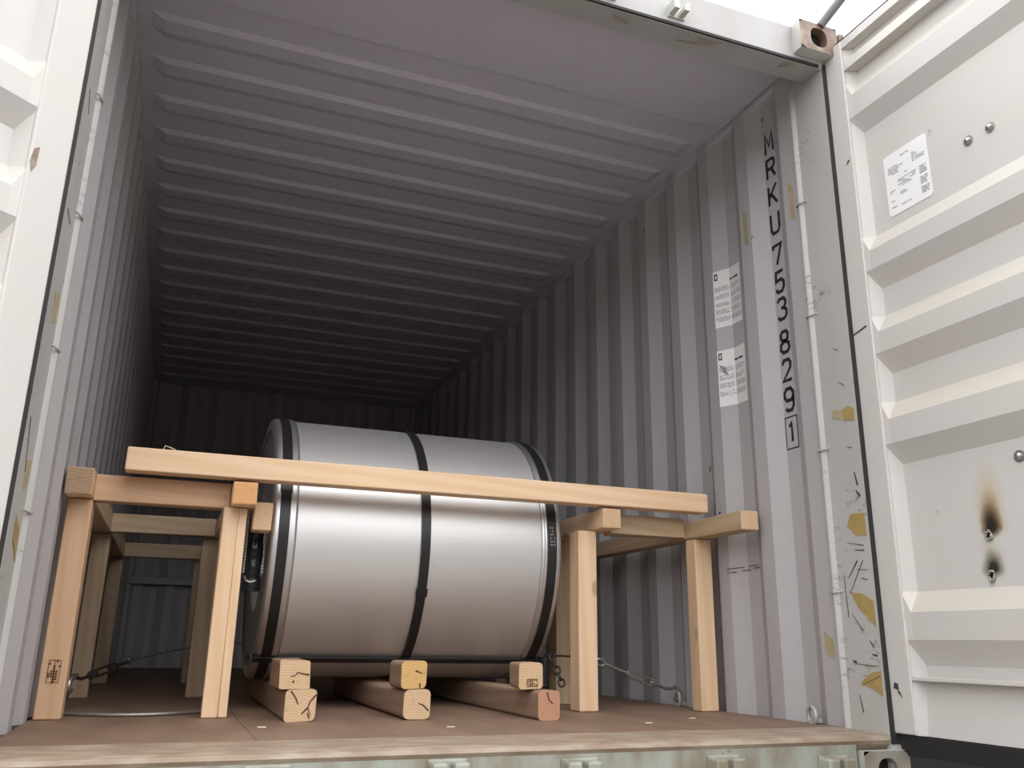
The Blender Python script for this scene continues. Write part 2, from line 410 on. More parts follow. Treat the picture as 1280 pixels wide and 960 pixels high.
patch(post_r, 1, 'tape_patch', TP, [(0.065, 0.962), (0.105, 0.975), (0.10, 1.0), (0.062, 0.993)])
patch(post_r, 1, 'tape_patch', T, [(0.004, 0.645), (0.004, 0.575), (0.05, 0.58), (0.085, 0.612), (0.065, 0.648)])
patch(post_r, 1, 'tape_patch', T, [(0.003, 0.375), (0.003, 0.298), (0.03, 0.325), (0.07, 0.36), (0.095, 0.405), (0.05, 0.40)])
patch(post_r, 1, 'tape_patch', T, [(0.003, 0.172), (0.003, 0.10), (0.035, 0.118), (0.09, 0.135), (0.045, 0.165)])
patch(post_l, -1, 'tape_patch', TP, [(0.10, 1.05), (0.155, 1.06), (0.15, 0.985), (0.105, 0.97)])
patch(post_l, -1, 'tape_patch', TP, [(0.11, 0.63), (0.165, 0.64), (0.16, 0.575), (0.115, 0.56)])
patch(post_l, -1, 'tape_patch', T, [(0.09, 0.50), (0.16, 0.475), (0.175, 0.40), (0.13, 0.43), (0.10, 0.445)])
SC = M['scratch']
for (y0, z0, y1, z1, w) in [(0.02, .185, .115, .192, .004), (0.10, .195, .115, .20, .012), (0.01, .215, .03, .22, .01), (.02, .545, .09, .56, .004), (.02, .53, .06, .535, .006),
                            (.03, .50, .10, .40, .004), (.055, .50, .10, .45, .007), (.015, .47, .06, .475, .003), (.02, .44, .045, .447, .004), (.06, .29, .10, .34, .003), (.09, .05, .1, .10, .006),
                            (.03, .86, .05, .865, .004), (.02, .735, .03, .78, .012), (.015, .70, .03, .72, .016), (.05, 1.20, .07, 1.21, .004), (.035, 1.07, .06, 1.09, .004), (.02, .24, .035, .26, .008), (.115, .33, .12, .46, .004), (.005, .158, .085, .128, .004)]:
    d = Vector((y1 - y0, z1 - z0)).normalized(); n = Vector((-d.y, d.x)) * w * .28
    patch(post_r, 1, 'scratch', SC, [(y0 + n.x, z0 + n.y), (y1 + n.x * .4, z1 + n.y * .4), (y1 - n.x * .4, z1 - n.y * .4), (y0 - n.x, z0 - n.y)], PX - .0008)
for (y0, z0, y1, z1, w) in [(.05, 1.25, .12, 1.24, .004), (.06, 1.6, .10, 1.55, .004), (.05, .72, .10, .60, .005), (.05, .20, .13, .12, .01), (.08, .30, .12, .16, .008)]:
    d = Vector((y1 - y0, z1 - z0)).normalized(); n = Vector((-d.y, d.x)) * w * .3
    patch(post_l, -1, 'scratch', SC, [(y0 + n.x, z0 + n.y), (y1 + n.x * .4, z1 + n.y * .4), (y1 - n.x * .4, z1 - n.y * .4), (y0 - n.x, z0 - n.y)], PX - .0008)
# castings
def casting(o, cx, s, z0, z1, y0, y1, w, front='casting_rust'):
    """hollow corner casting with an oval hole in its front"""
    x0, x1 = cx - w / 2, cx + w / 2; zc = (z0 + z1) / 2; n = 24
    mb = MB(); ho, hi, rim, rimi = [], [], [], []
    for k in range(n):
        a = 2 * math.pi * k / n; c, sn = math.cos(a), math.sin(a)
        hx = (w * .22) * (abs(c) ** .8) * (1 if c >= 0 else -1); hz = (z1 - z0) * .34 * (abs(sn) ** .8) * (1 if sn >= 0 else -1)
        q = max(abs(c) / (w / 2), abs(sn) / ((z1 - z0) / 2)); rim.append((cx + c / q, y0, zc + sn / q))
        ho.append((cx + hx, y0, zc + hz)); hi.append((cx + hx * 1.02, y0 + .035, zc + hz * 1.02))
    for k in range(n):
        j = (k + 1) % n
        mb.add([rim[k], rim[j], ho[j], ho[k]], [(0, 1, 2, 3)], 1); mb.add([ho[k], ho[j], hi[j], hi[k]], [(0, 1, 2, 3)], 1)
    mb.add(hi, [tuple(range(n))], 2)  # hole's shaded depth painted as a flat black back face
    for a, b2 in (((x0, y0, z0), (x1, y1, z0)), ((x0, y0, z1), (x1, y1, z1))):
        mb.add([(x0, y0, a[2]), (x1, y0, a[2]), (x1, y1, a[2]), (x0, y1, a[2])], [(0, 1, 2, 3)])
    for x in (x0, x1): mb.add([(x, y0, z0), (x, y1, z0), (x, y1, z1), (x, y0, z1)], [(0, 1, 2, 3)])
    mb.add([(x0, y1, z0), (x1, y1, z0), (x1, y1, z1), (x0, y1, z1)], [(0, 1, 2, 3)])
    return build('corner_casting', mb, [M['casting_paint'], M[front], M['soot_hole_black']], o)
casting(post_r, 1.136, 1, 2.30, 2.418, -0.055, 0.12, 0.165); casting(post_l, -1.136, -1, 2.30, 2.418, -0.055, 0.12, 0.165)
casting(post_r, 1.145, 1, -0.165, -0.045, -0.022, 0.13, 0.165, 'casting_low'); casting(post_l, -1.145, -1, -0.165, -0.045, -0.022, 0.13, 0.165, 'casting_low')
for o, s in ((post_r, 1), (post_l, -1)):
    pts = [(s * 1.232, -0.052), (s * 1.250, -0.056), (s * 1.262, -0.045), (s * 1.264, -0.025), (s * 1.252, -0.012), (s * 1.226, -0.008)]
    build('hinge_lug', MB().prism(pts, 2, 2.345, 2.405), M['casting_rust'], o)
# header
mb = MB().prism([(-0.010, 2.277), (-0.002, 2.270), (0.097, 2.277), (0.100, 2.415), (-0.010, 2.415)], 0, -1.178, 1.178)
header = struct(build('trim_3', mb, M['paint_header']))
build('drip_lip', MB().box(-1.16, 1.16, -0.014, -0.006, 2.270, 2.280), M['rubber'], header)
build('header_plate', MB().bevel_box((-1.179, .10, 2.392), (1.179, .62, 2.402), .003), M['paint_roof'], header)
for cx in (-0.60, -0.30, 0.30, 0.565):
    k = MB()
    k.prism([(cx - .032, 2.305), (cx - .012, 2.305), (cx - .012, 2.325), (cx - .020, 2.345), (cx - .034, 2.340)], 1, -0.055, -0.008)
    k.prism([(cx + .006, 2.305), (cx + .026, 2.305), (cx + .032, 2.338), (cx + .020, 2.342), (cx + .008, 2.322)], 1, -0.055, -0.008)
    k.box(cx - .034, cx + .030, -.016, -.006, 2.298, 2.345)
    build('cam_keeper', k, M['casting_paint'], header)
for pts in ([(.34, .02), (.40, .03), (.405, .05), (.345, .035)], [(.66, .01), (.76, .005), (.74, .03), (.69, .05), (.60, .055), (.68, .04)], [(1.03, .0), (1.08, -.004), (1.05, .03), (1.02, .045)]):
    build('chipped_patch', MB().prism(pts, 2, 2.2705, 2.2762), M['casting_low'], header)
# sill
mb = MB().prism([(-0.004, -0.028), (-0.010, -0.018), (-0.006, -0.008), (0.010, -0.004), (0.198, 0.0), (0.198, -0.05), (0.02, -0.05)], 0, -1.1765, 1.1765)
sill = struct(build('trim_4', mb, M['threshold']))
mb = MB().bevel_box((-1.05, -0.004, -0.19), (1.055, 0.10, -0.024), 0.004)
build('sill_beam', mb, M['paint_sill'], sill)
for cx, zz in ((-0.584, -.042), (-0.168, -.042), (0.178, -.050), (0.602, -.055), (0.965, -.066)):
    k = MB()
    for d in (-.028, .026):
        k.bevel_box((cx + d - .020, -.050, zz - .030), (cx + d + .018, -.003, zz + .008), .006)
    k.bevel_box((cx - .05, -.012, zz - .035), (cx + .05, -.003, zz + .012), .003)
    build('cam_keeper', k, M['paint_sill'], sill)
# dark chassis under the container and the yard
mb = MB().bevel_box((-1.1, 0.12, -0.36), (1.1, 0.30, -0.19), .01)
for s in (-1, 1): mb.bevel_box((s * .36, .3, -.60), (s * .50, 6.0, -.20), .01)
mb.bevel_box((-1.15, .25, -.72), (1.15, .33, -.60), .01)
for s in (-1, 1): mb.bevel_box((s * .34, .25, -.62), (s * .46, .33, -.34), .01)
chassis = struct(build('trim_7', mb, M['chassis']))
mb = MB().add([(-60, -60, -1.3), (60, -60, -1.3), (60, 60, -1.3), (-60, 60, -1.3)], [(0, 1, 2, 3)])
ground = struct(build('ground', mb, M['ground']))

# added dark block beside the trailer, in place of shaded ground below the door
mb = MB().box(1.75, 4.5, -2.0, 9.0, -1.3, 0.10).box(1.70, 1.75, -2.0, 9.0, -0.42, -0.20)
struct(build('wall_dark_block', mb, M['chassis']))
# added unseen warehouse block behind the viewer; darkens the horizon, coil reflection and deep interior
mb = MB().box(-40, 40, -20, -12, -1.3, 3.0)
for k in range(17): mb.box(-40 + 5 * k - .2, -40 + 5 * k + .2, -12.15, -12.0, -1.3, 3.0)
mb.prism([(-20.4, 3.0), (-11.5, 3.0), (-11.5, 3.25), (-16, 4.2), (-20.4, 3.25)], 0, -40.5, 40.5)
wall_horizon_block = struct(build('wall_horizon_block', mb, M['horizon_block']))

# ------------------------------------------------------------------ doors
DZ = [(2.337, .0), (2.305, .0), (2.300, .034), (2.262, .034), (2.250, .004), (2.212, .0), (2.207, .040), (2.160, .040), (2.100, .003), (2.014, .003),
      (1.956, .040), (1.560, .040), (1.500, .003), (1.433, .003), (1.370, .040), (1.275, .040), (1.215, .003), (1.146, .003), (1.078, .040), (0.985, .040),
      (0.925, .003), (0.847, .003), (0.784, .040), (0.400, .040), (0.340, .003), (0.262, .003), (0.192, .040), (0.162, .040), (0.158, .0), (0.150, .0), (0.147, .034), (0.0, .016)]
def door(idx, side, phi, hx, hy, s0, mat, e0=.045):
    """local x along the leaf away from the hinge, local y into the leaf (away from the viewer), local z up"""
    root = bpy.data.objects.new('door_%d' % idx, None); COL.objects.link(root); root['_b'] = (0, 0, 0)
    d = Vector((side * math.sin(phi), -math.cos(phi), 0)); n = Vector((side * math.cos(phi), math.sin(phi), 0))
    root.matrix_world = Matrix(((d.x, n.x, 0, hx), (d.y, n.y, 0, hy), (0, 0, 1, 0), (0, 0, 0, 1)))
    struct(root)
    WID = 1.155; e1 = WID - .09
    p = MB(); cols = [(e0, 0.0), (e0 + .026, 1.0), (e1 - .026, 1.0), (e1, 0.0)]
    rows = []
    for z, dd in DZ: rows.append([(s, dd * k, z) for s, k in cols])
    p.grid(rows); p.add([(e0, .045, 0), (e1, .045, 0), (e1, .045, 2.337), (e0, .045, 2.337)], [(0, 1, 2, 3)])
    build('door_panel', p, mat, root, fix=False)
    build('stile', MB().bevel_box((s0, -.004, 0), (e0 + .004, .05, 2.337), .005, 3), mat, root)
    build('stile', MB().bevel_box((e1 - .004, -.004, 0), (WID, .05, 2.337), .005, 3), mat, root)
    build('gasket', MB().box(s0 - .014, s0 - .0005, .004, .042, -.02, 2.30), M['rubber'], root)
    build('bottom_gasket', MB().prism([(.006, -.003), (.045, -.003), (.040, -.055), (.022, -.06)], 0, s0, WID), M['rubber'], root)
    build('top_gasket', MB().box(s0, WID, .012, .045, 2.339, 2.356), M['rubber'], root)
    for z in (0.25, 0.85, 1.45, 2.05):
        build('hinge_blade', MB().bevel_box((s0 - .03, .052, z - .05), (s0 + .12, .072, z + .05), .004), mat, root)
    for s in (.35, .85):
        build('lock_rod', MB().tube([(s, .085, -.06), (s, .085, 2.36)], .016, 12), M['zinc'], root)
    return root
door_r = door(1, 1, math.radians(1.0), 1.200, -0.04, -0.034, M['door_right'])
door_l = door(2, -1, math.radians(48), -1.200, -0.04, -0.026, M['door_left'], .068)
def bolt(root, s, z, d=.040, r=.012):
    b = MB(); rings = []
    for k in range(6):
        a = math.pi / 2 * k / 5; rr = r * math.cos(a) ; yy = d - .002 - r * .9 * math.sin(a)
        rings.append([(s + rr * math.cos(2 * math.pi * j / 14), yy, z + rr * math.sin(2 * math.pi * j / 14)) for j in range(15)])
    b.grid(rings, smooth=True)
    b.tube([(s, d + .002, z), (s, d - .003, z)], r * 1.35, 14)
    build('bolt', b, M['zinc'], root)
for s, z in ((.46, 1.699), (.535, 1.70), (.466, .735)): bolt(door_r, s, z)
rng = random.Random(3)
for cx, cz in ((.340, .538), (.332, .428)):
    b = MB(); ring = []; outer = []
    for k in range(18):
        a = 2 * math.pi * k / 18; r = .011 + rng.uniform(-.003, .005)
        ring.append((cx + r * .8 * math.cos(a), .0395, cz + r * math.sin(a)))
    b.add(ring, [tuple(range(18))], 1)
    b.tube([(x, .036 + rng.uniform(-.003, .002), z) for x, _, z in ring], [rng.uniform(.0018, .0045) for _ in ring], 6, 0, closed=True)
    build('weld_burn', b, [M['weld'], M['soot_hole_black']], door_r)
# nicks on the stiles
def nick(root, pts, mat='scratch'): build('chipped_patch', MB().prism(pts, 1, -.0052, -.0036), M[mat], root)
nick(door_r, [(-.03, 1.232), (.03, 1.245), (.028, 1.251), (-.03, 1.238)]); nick(door_r, [(.018, 1.845), (.035, 1.855), (.03, 1.865)])
nick(door_r, [(-.018, .125), (.002, .12), (.0, .138), (-.014, .142)]); nick(door_r, [(-.006, .118), (.012, .098), (.004, .118)])
nick(door_l, [(.052, 1.335), (.064, 1.325), (.069, 1.29), (.062, 1.265), (.053, 1.285)], 'casting_rust')

# door data sticker
def sheet_lines(mb, u0, u1, w0, w1, rows, rng, P, fill=.8, th=.5):
    for r in range(rows):
        a = w1 - (w1 - w0) * r / rows; b = a - (w1 - w0) / rows * th; u = u0
        while u < u1 - .004:
            ln = min(rng.uniform(.006, .03), u1 - u)
            if rng.random() < fill: mb.add([P(u, a), P(u + ln, a), P(u + ln, b), P(u, b)], [(0, 1, 2, 3)])
            u += ln + rng.uniform(.002, .005)
t_ = empty('data_sticker', (0, 0, 0)); t_.matrix_world = door_r.matrix_world @ Matrix.Translation((.138, .0392, 1.595)); t_['_b'] = (0, 0, 0)
tag(t_, 'white printed data sticker on the right-hand door panel', 'sticker')
u1, w1 = .178, .220; rr = .012
rc = []
for cx, cz, a0 in ((u1 - rr, w1 - rr, 0), (rr, w1 - rr, 90), (rr, rr, 180), (u1 - rr, rr, 270)):
    for k in range(5):
        a = math.radians(a0 + 22.5 * k); rc.append((cx + rr * math.cos(a), cz + rr * math.sin(a)))
build('paper', MB().prism(rc, 1, -.0008, 0), M['white_label'], t_)
rng = random.Random(11); pm = MB(); P = lambda u, w: (u, -.0014, w)
sheet_lines(pm, .070, .105, .190, .197, 1, rng, P, 1)
sheet_lines(pm, .015, .085, .140, .172, 5, rng, P, .75)
sheet_lines(pm, .115, .165, .145, .160, 2, rng, P, .8); sheet_lines(pm, .115, .135, .160, .180, 3, rng, P, .9)
sheet_lines(pm, .080, .098, .124, .131, 1, rng, P, 1); sheet_lines(pm, .050, .125, .086, .116, 5, rng, P, .8)
sheet_lines(pm, .015, .038, .076, .088, 2, rng, P, .8); sheet_lines(pm, .055, .125, .058, .070, 2, rng, P, .7)
sheet_lines(pm, .015, .030, .046, .052, 1, rng, P, 1); sheet_lines(pm, .015, .040, .018, .030, 2, rng, P, .8); sheet_lines(pm, .055, .095, .020, .032, 2, rng, P, .7)
sheet_lines(pm, .138, .166, .088, .118, 4, rng, P, 1, .6); sheet_lines(pm, .138, .166, .052, .080, 4, rng, P, 1, .6); sheet_lines(pm, .138, .168, .020, .045, 4, rng, P, 1, .6)
build('print', pm, M['grey_print'], t_, fix=False)['kind'] = 'stuff'

# ------------------------------------------------------------------ markings on the right-hand wall
G = {'M': [[(0, 0), (.06, 1), (.5, .3), (.94, 1), (1, 0)]], 'R': [[(0, 0), (0, 1), (.7, 1), (.95, .88), (.95, .62), (.7, .5), (0, .5)], [(.55, .5), (1, 0)]],
     'K': [[(0, 0), (0, 1)], [(1, 1), (.02, .42)], [(.3, .58), (1, 0)]], 'U': [[(0, 1), (0, .2), (.2, 0), (.8, 0), (1, .2), (1, 1)]],
     '7': [[(0, .82), (0, 1), (1, 1), (.35, 0)]], '5': [[(.95, 1), (.1, 1), (.05, .55), (.65, .6), (.95, .45), (.95, .18), (.7, 0), (.2, 0), (0, .16)]],
     '3': [[(0, .86), (.22, 1), (.72, 1), (.95, .86), (.95, .66), (.7, .53), (.4, .53)], [(.7, .53), (1, .38), (1, .16), (.75, 0), (.2, 0), (0, .15)]],
     '8': [[(.5, .53), (.12, .64), (.08, .86), (.28, 1), (.72, 1), (.92, .86), (.88, .64), (.5, .53), (.05, .4), (0, .15), (.25, 0), (.75, 0), (1, .15), (.95, .4), (.5, .53)]],
     '2': [[(.02, .8), (.2, 1), (.75, 1), (.97, .82), (.9, .58), (0, 0), (1, 0)]],
     '9': [[(.05, .12), (.25, 0), (.75, 0), (.97, .2), (1, .8), (.75, 1), (.25, 1), (0, .84), (0, .62), (.22, .46), (.75, .46), (.98, .62)]],
     '1': [[(.2, .8), (.55, 1), (.55, 0)]]}
def strokes(mb, glyph, P, u0, u1, w0, w1, th):
    for line in G[glyph]:
        q = [Vector((u0 + (u1 - u0) * a, w0 + (w1 - w0) * b)) for a, b in line]
        L, Rr = [], []
        for i, p in enumerate(q):
            d0 = (q[i] - q[i - 1]).normalized() if i else (q[1] - q[0]).normalized()
            d1 = (q[i + 1] - q[i]).normalized() if i < len(q) - 1 else d0
            n0, n1 = Vector((-d0.y, d0.x)), Vector((-d1.y, d1.x)); n = (n0 + n1)
            if n.length < .3: n = n0
            n.normalize(); k = min(1.6, 1 / max(.5, n.dot(n0))); L.append(p + n * th / 2 * k); Rr.append(p - n * th / 2 * k)
        for i in range(len(q) - 1): mb.add([P(*L[i]), P(*L[i + 1]), P(*Rr[i + 1]), P(*Rr[i])], [(0, 1, 2, 3)])
def on_wall(off):
    return lambda u, w: (prof_x(PR_R, -u) - off, -u, w)      # u grows towards the door (to the viewer's right)
Pw = on_wall(.0012)
for ch, za, zb in (('M', 2.135, 2.240), ('R', 2.022, 2.120), ('K', 1.903, 2.003), ('U', 1.780, 1.880), ('7', 1.645, 1.742), ('5', 1.532, 1.630), ('3', 1.420, 1.518),
                   ('8', 1.287, 1.385), ('2', 1.177, 1.272), ('9', 1.062, 1.160), ('1', .945, 1.030)):
    mb = MB(); uc = -.363; hw = .024 if ch != '1' else .018
    strokes(mb, ch, Pw, uc - hw, uc + hw, za + .008, zb - .008, .0135)
    build('painted_character', mb, M['ink'], wall_right, fix=False)
mb = MB()
for a, b2 in (((-.396, .928), (-.396, 1.045)), ((-.396, 1.045), (-.331, 1.045)), ((-.331, 1.045), (-.331, .928)), ((-.331, .928), (-.396, .928))):
    G['_'] = [[(0, 0), (1, 1)]]
    d = (Vector(b2) - Vector(a)).normalized(); n = Vector((-d.y, d.x)) * .0022; a, b2 = Vector(a) - d * .002, Vector(b2) + d * .002
    mb.add([Pw(*(a + n)), Pw(*(b2 + n)), Pw(*(b2 - n)), Pw(*(a - n))], [(0, 1, 2, 3)])
build('painted_box', mb, M['ink'], wall_right, fix=False)
# pen dashes low on the wall
mb = MB(); Pp = on_wall(.0012)
for a, b2, z0, z1 in ((-.765, -.69, .522, .527), (-.67, -.615, .529, .531), (-.765, -.72, .508, .510), (-.70, -.66, .514, .515), (-.64, -.60, .520, .522)):
    for i in range(4):
        p, q = a + (b2 - a) * i / 4, a + (b2 - a) * (i + 1) / 4; w, v = z0 + (z1 - z0) * i / 4, z0 + (z1 - z0) * (i + 1) / 4
        mb.add([Pp(p, w + .0016), Pp(q, v + .0016), Pp(q, v - .0016), Pp(p, w - .0016)], [(0, 1, 2, 3)])
build('pen_mark', mb, M['scratch'], wall_right, fix=False)
for y0, z0, h in ((1.15, .86, .02), (.80, .74, .012), (1.93, .19, .012), (.475, 1.80, .014), (1.32, 2.21, .03), (.40, 2.30, .02), (.905, .93, .03)):
    mb = MB(); mb.add([Pp(-y0, z0), Pp(-y0 + .012, z0 + h * .3), Pp(-y0 + .016, z0 + h), Pp(-y0 + .004, z0 + h * .7)], [(0, 1, 2, 3)])
    build('chipped_patch', mb, M['scratch'], wall_right, fix=False)
for y0, y1, z0, z1 in ((.205, .23, 1.76, 1.93), (.49, .515, 1.78, 1.95), (.20, .24, .20, .29)):
    mb = MB(); k = MB()
    mb.add([Pp(-y0, z0), Pp(-y1, z0 + .02), Pp(-y1, z1), Pp(-y0, z1 - .03)], [(0, 1, 2, 3)])
    build('tape_residue', mb, M['tape_pale'], wall_right, fix=False)
# stickers that follow the corrugation
def wall_sticker(za, zb, label, seed):
    ys = [.748, .722, .70, .679, .655, .632, .610]; lab = empty('wall_sticker', (1.2, .68, za)); tag(lab, label, 'sticker', 'notices on the corrugated wall')
    P1, P2 = on_wall(.0016), on_wall(.0024)
    mb = MB().grid([[P1(-y, za + (zb - za) * k / 3) for k in range(4)] for y in ys])
    mb.grid([[on_wall(.0006)(-y, za + (zb - za) * k / 3) for k in range(4)] for y in ys])
    build('paper', mb, M['white_label'], lab, fix=False)
    rng = random.Random(seed); mb = MB(); h = zb - za
    for (a, b2, c, d) in ((-.742, -.728, zb - .042, zb - .036), (-.742, -.728, zb - .018, zb - .012), (-.742, -.738, zb - .042, zb - .012), (-.732, -.728, zb - .042, zb - .012)):
        mb.add([P2(a, c), P2(b2, c), P2(b2, d), P2(a, d)], [(0, 1, 2, 3)])
    build('symbol', mb, M['ink'], lab, fix=False)
    mb = MB(); sheet_lines(mb, -.678, -.622, zb - .058, zb - .048, 1, rng, P2, 1, .8); build('heading', mb, M['ink'], lab, fix=False)
    mb = MB()
    for k in range(4 if seed % 2 else 5):
        t0 = zb - .075 - k * .034
        sheet_lines(mb, -.742, -.684, t0 - .022, t0, 4, rng, P2, .95, .45); sheet_lines(mb, -.675, -.614, t0 - .022, t0, 4, rng, P2, .9, .45)
    if seed % 2: mb.add([P2(-.742, zb - .06), P2(-.716, zb - .075), P2(-.705, zb - .115), P2(-.725, zb - .10)], [(0, 1, 2, 3)])
    build('print', mb, M['grey_print'], lab, fix=False)['kind'] = 'stuff'
wall_sticker(1.512, 1.768, 'upper of the two white printed notices stuck on the right corrugated wall', 4)
wall_sticker(1.172, 1.412, 'lower of the two white printed notices stuck on the right corrugated wall', 5)
# lashing rings on the right wall
for yy in (.296, 1.115):
    mb = MB(); c = Vector((1.150, yy, .026)); pts = []
    for k in range(20):
        a = 2 * math.pi * k / 20; pts.append(c + Vector((.006 * math.cos(a), .026 * math.cos(a), .026 * math.sin(a))))
    mb.tube(pts, .0065, 8, closed=True)
    mb.bevel_box((1.146, yy - .012, .002), (1.182, yy + .012, .016), .003)
    build('lashing_ring', mb, M['ring_steel'], wall_right)

# ------------------------------------------------------------------ steel coil
CX0, CX1, CY, CZ, CR = -0.535, 0.545, 1.409, 0.5915, 0.4945
coil = empty('steel_coil', (0.005, CY, CZ - CR)); tag(coil, 'large silver sheet-steel coil lying on its side, held by black straps', 'steel coil')
def cyl(mb, x0, x1, r, n=128, mi=0):
    rows = [[(x, CY + r * math.cos(2 * math.pi * k / n), CZ + r * math.sin(2 * math.pi * k / n)) for x in (x0, x1)] for k in range(n + 1)]
    return mb.grid(rows, mi, True)
def annulus(mb, x, r0, r1, n=128, mi=0):
    rows = [[(x, CY + r * math.cos(2 * math.pi * k / n), CZ + r * math.sin(2 * math.pi * k / n)) for r in (r0, r1)] for k in range(n + 1)]
    return mb.grid(rows, mi)
mb = MB(); cyl(mb, CX0 + .01, CX1 - .01, CR - .004); annulus(mb, CX0 + .01, .255, CR - .004); annulus(mb, CX1 - .01, .255, CR - .004); cyl(mb, CX0 + .01, CX1 - .01, .255)
build('sheet_wrap', mb, M['coil'], coil)
def edge_ring(xa, xb, s):
    # rounded outer rim, flat band, two beads towards the middle
    L = abs(xb - xa); prof = [(0.0, -.045), (0.0, -.012), (.003, -.004), (.010, 0.0), (.022, .0012), (.061, .0012), (.064, .0032), (.067, .0012), (.071, .0012), (.074, .0032), (.077, .0012), (L, -.001), (L, -.006)]
    n = 128; mb = MB()
    rows = [[(xa + s * dx, CY + (CR + dr) * math.cos(2 * math.pi * k / n), CZ + (CR + dr) * math.sin(2 * math.pi * k / n)) for dx, dr in prof] for k in range(n + 1)]
    return build('edge_ring', mb.grid(rows, 0, True), M['coil_ring'], coil)
edge_ring(CX0, CX0 + .084, 1); edge_ring(CX1, CX1 - .084, -1)
for x, s in ((CX0 + .004, -1), (CX1 - .004, 1)):
    mb = MB(); annulus(mb, x, .26, CR - .03); cyl(mb, x, x - s * .02, .26)
    build('end_cover', mb, M['coil_end'], coil)
def strap(xc, w):
    mb = MB(); r0, r1 = CR + .0015, CR + .0032
    cyl(mb, xc - w / 2, xc + w / 2, r1); annulus(mb, xc - w / 2, r0, r1); annulus(mb, xc + w / 2, r0, r1)
    return build('strap', mb, M['strap'], coil)
straps = [strap(CX0 + .040, .035), strap(0.008, .034), strap(CX1 - .040, .035)]
def seal(o, xc, ang, mat='strap', L=.03, w=.042, r=CR + .0035, name='strap_seal'):
    mb = MB(); n = 5; h = .003
    for hh in (0, h):
        mb.grid([[(xc - w / 2 + w * j, CY + (r + hh) * math.cos(ang + L * (k / n - .5) / CR), CZ + (r + hh) * math.sin(ang + L * (k / n - .5) / CR)) for j in (0, 1)] for k in range(n + 1)])
    for x in (xc - w / 2, xc + w / 2):
        mb.grid([[(x, CY + (r + hh) * math.cos(ang + L * (k / n - .5) / CR), CZ + (r + hh) * math.sin(ang + L * (k / n - .5) / CR)) for hh in (0, h)] for k in range(n + 1)])
    build(name, mb, M[mat], o)
seal(straps[1], .008, math.radians(180 + 22)); seal(straps[0], CX0 + .040, math.radians(180 - 18)); 
# printed digits on the right strap
rng = random.Random(5); mb = MB()
for k in range(6):
    a = math.radians(180 - 8 + 1.5 * k); r = CR + .0046
    for x in (CX1 - .048, CX1 - .040, CX1 - .032):
        if rng.random() < .75:
            mb.add([(x + p, CY + r * math.cos(a + q), CZ + r * math.sin(a + q)) for p, q in ((-.003, -.006), (.002, -.006), (.003, .006), (-.002, .006))], [(0, 1, 2, 3)])
build('strap_print', mb, M['grey_print'], straps[2], fix=False)

# black lashing band across the foot of the coil
mb = MB(); band = []; aa = [math.radians(180 + 57.5 + k) for k in (-1.6, 0, 1.6)]
for hh in (.005, .009):
    mb.grid([[(x, CY + (CR + hh) * math.cos(a), CZ + (CR + hh) * math.sin(a)) for x in (CX0 - .012, CX1 + .012)] for a in aa])
for a in (aa[0], aa[2]):
    mb.grid([[(x, CY + (CR + hh) * math.cos(a), CZ + (CR + hh) * math.sin(a)) for x in (CX0 - .012, CX1 + .012)] for hh in (.005, .009)])
yb, zb = CY + CR * math.cos(aa[1]), CZ + CR * math.sin(aa[1])
lb = empty('lashing_band', (.07, yb, zb)); tag(lb, 'flat black lashing band running along the foot of the coil', 'band')
build('band', mb, M['strap'], lb)
build('angle_bracket', MB().bevel_box((CX0 - .016, yb - .02, zb - .014), (CX0 - .006, yb + .12, zb + .012), .002), M['strap'], lb)
build('angle_bracket', MB().bevel_box((CX1 + .006, yb - .02, zb - .014), (CX1 + .016, yb + .12, zb + .012), .002), M['strap'], lb)

# glossy dark sleeve hanging at the coil's near end
sl = empty('plastic_sleeve', (-.57, 1.05, .40)); tag(sl, 'dark glossy plastic sleeve with white beaded edges beside the coil', 'sleeve')
mb = MB(); rows = []
for k in range(13):
    z = .395 + .255 * k / 12; w = .036 + .003 * math.sin(k * 1.3)
    rows.append([(-.574 + w * .8 * math.cos(a) , 1.05 + .016 * math.sin(a) * (1 + .25 * math.sin(k * 2.1)), z) for a in [2 * math.pi * j / 16 for j in range(17)]])
mb.grid(rows, 0, True); mb.add(rows[0][:-1], [tuple(range(16))]); mb.add(rows[-1][:-1], [tuple(range(16))])
build('tube', mb, M['film'], sl)
for s in (-1, 1):
    mb = MB()
    for k in range(19):
        z = .46 + .185 * k / 18; x = -.574 + s * .031
        mb.bevel_box((x - .0035, 1.028, z - .004), (x + .0035, 1.04, z + .004), .0015, 1)
    build('beaded_edge', mb, M['bead'], sl)
mb = MB().tube([(-.600, 1.042, .445), (-.595, 1.033, .43), (-.582, 1.030, .424), (-.562, 1.034, .43)], .006, 8); build('tie', mb, M['zinc'], sl)

# ------------------------------------------------------------------ timber bracing
rngT = random.Random(21)
def timber(name, parent, p0, p1, axis, kind, ends=None, bev=.004, jit=.0015, sub=None):
    return build(name, MB().bevel_box(p0, p1, bev, 2, axis, 1, jit, rngT, sub), [W[kind + '_' + 'xyz'[axis]], W[ends or ('end_' + 'xyz'[axis])]], parent)
ZP, ZB, ZT = 0.655, 0.657, 0.732
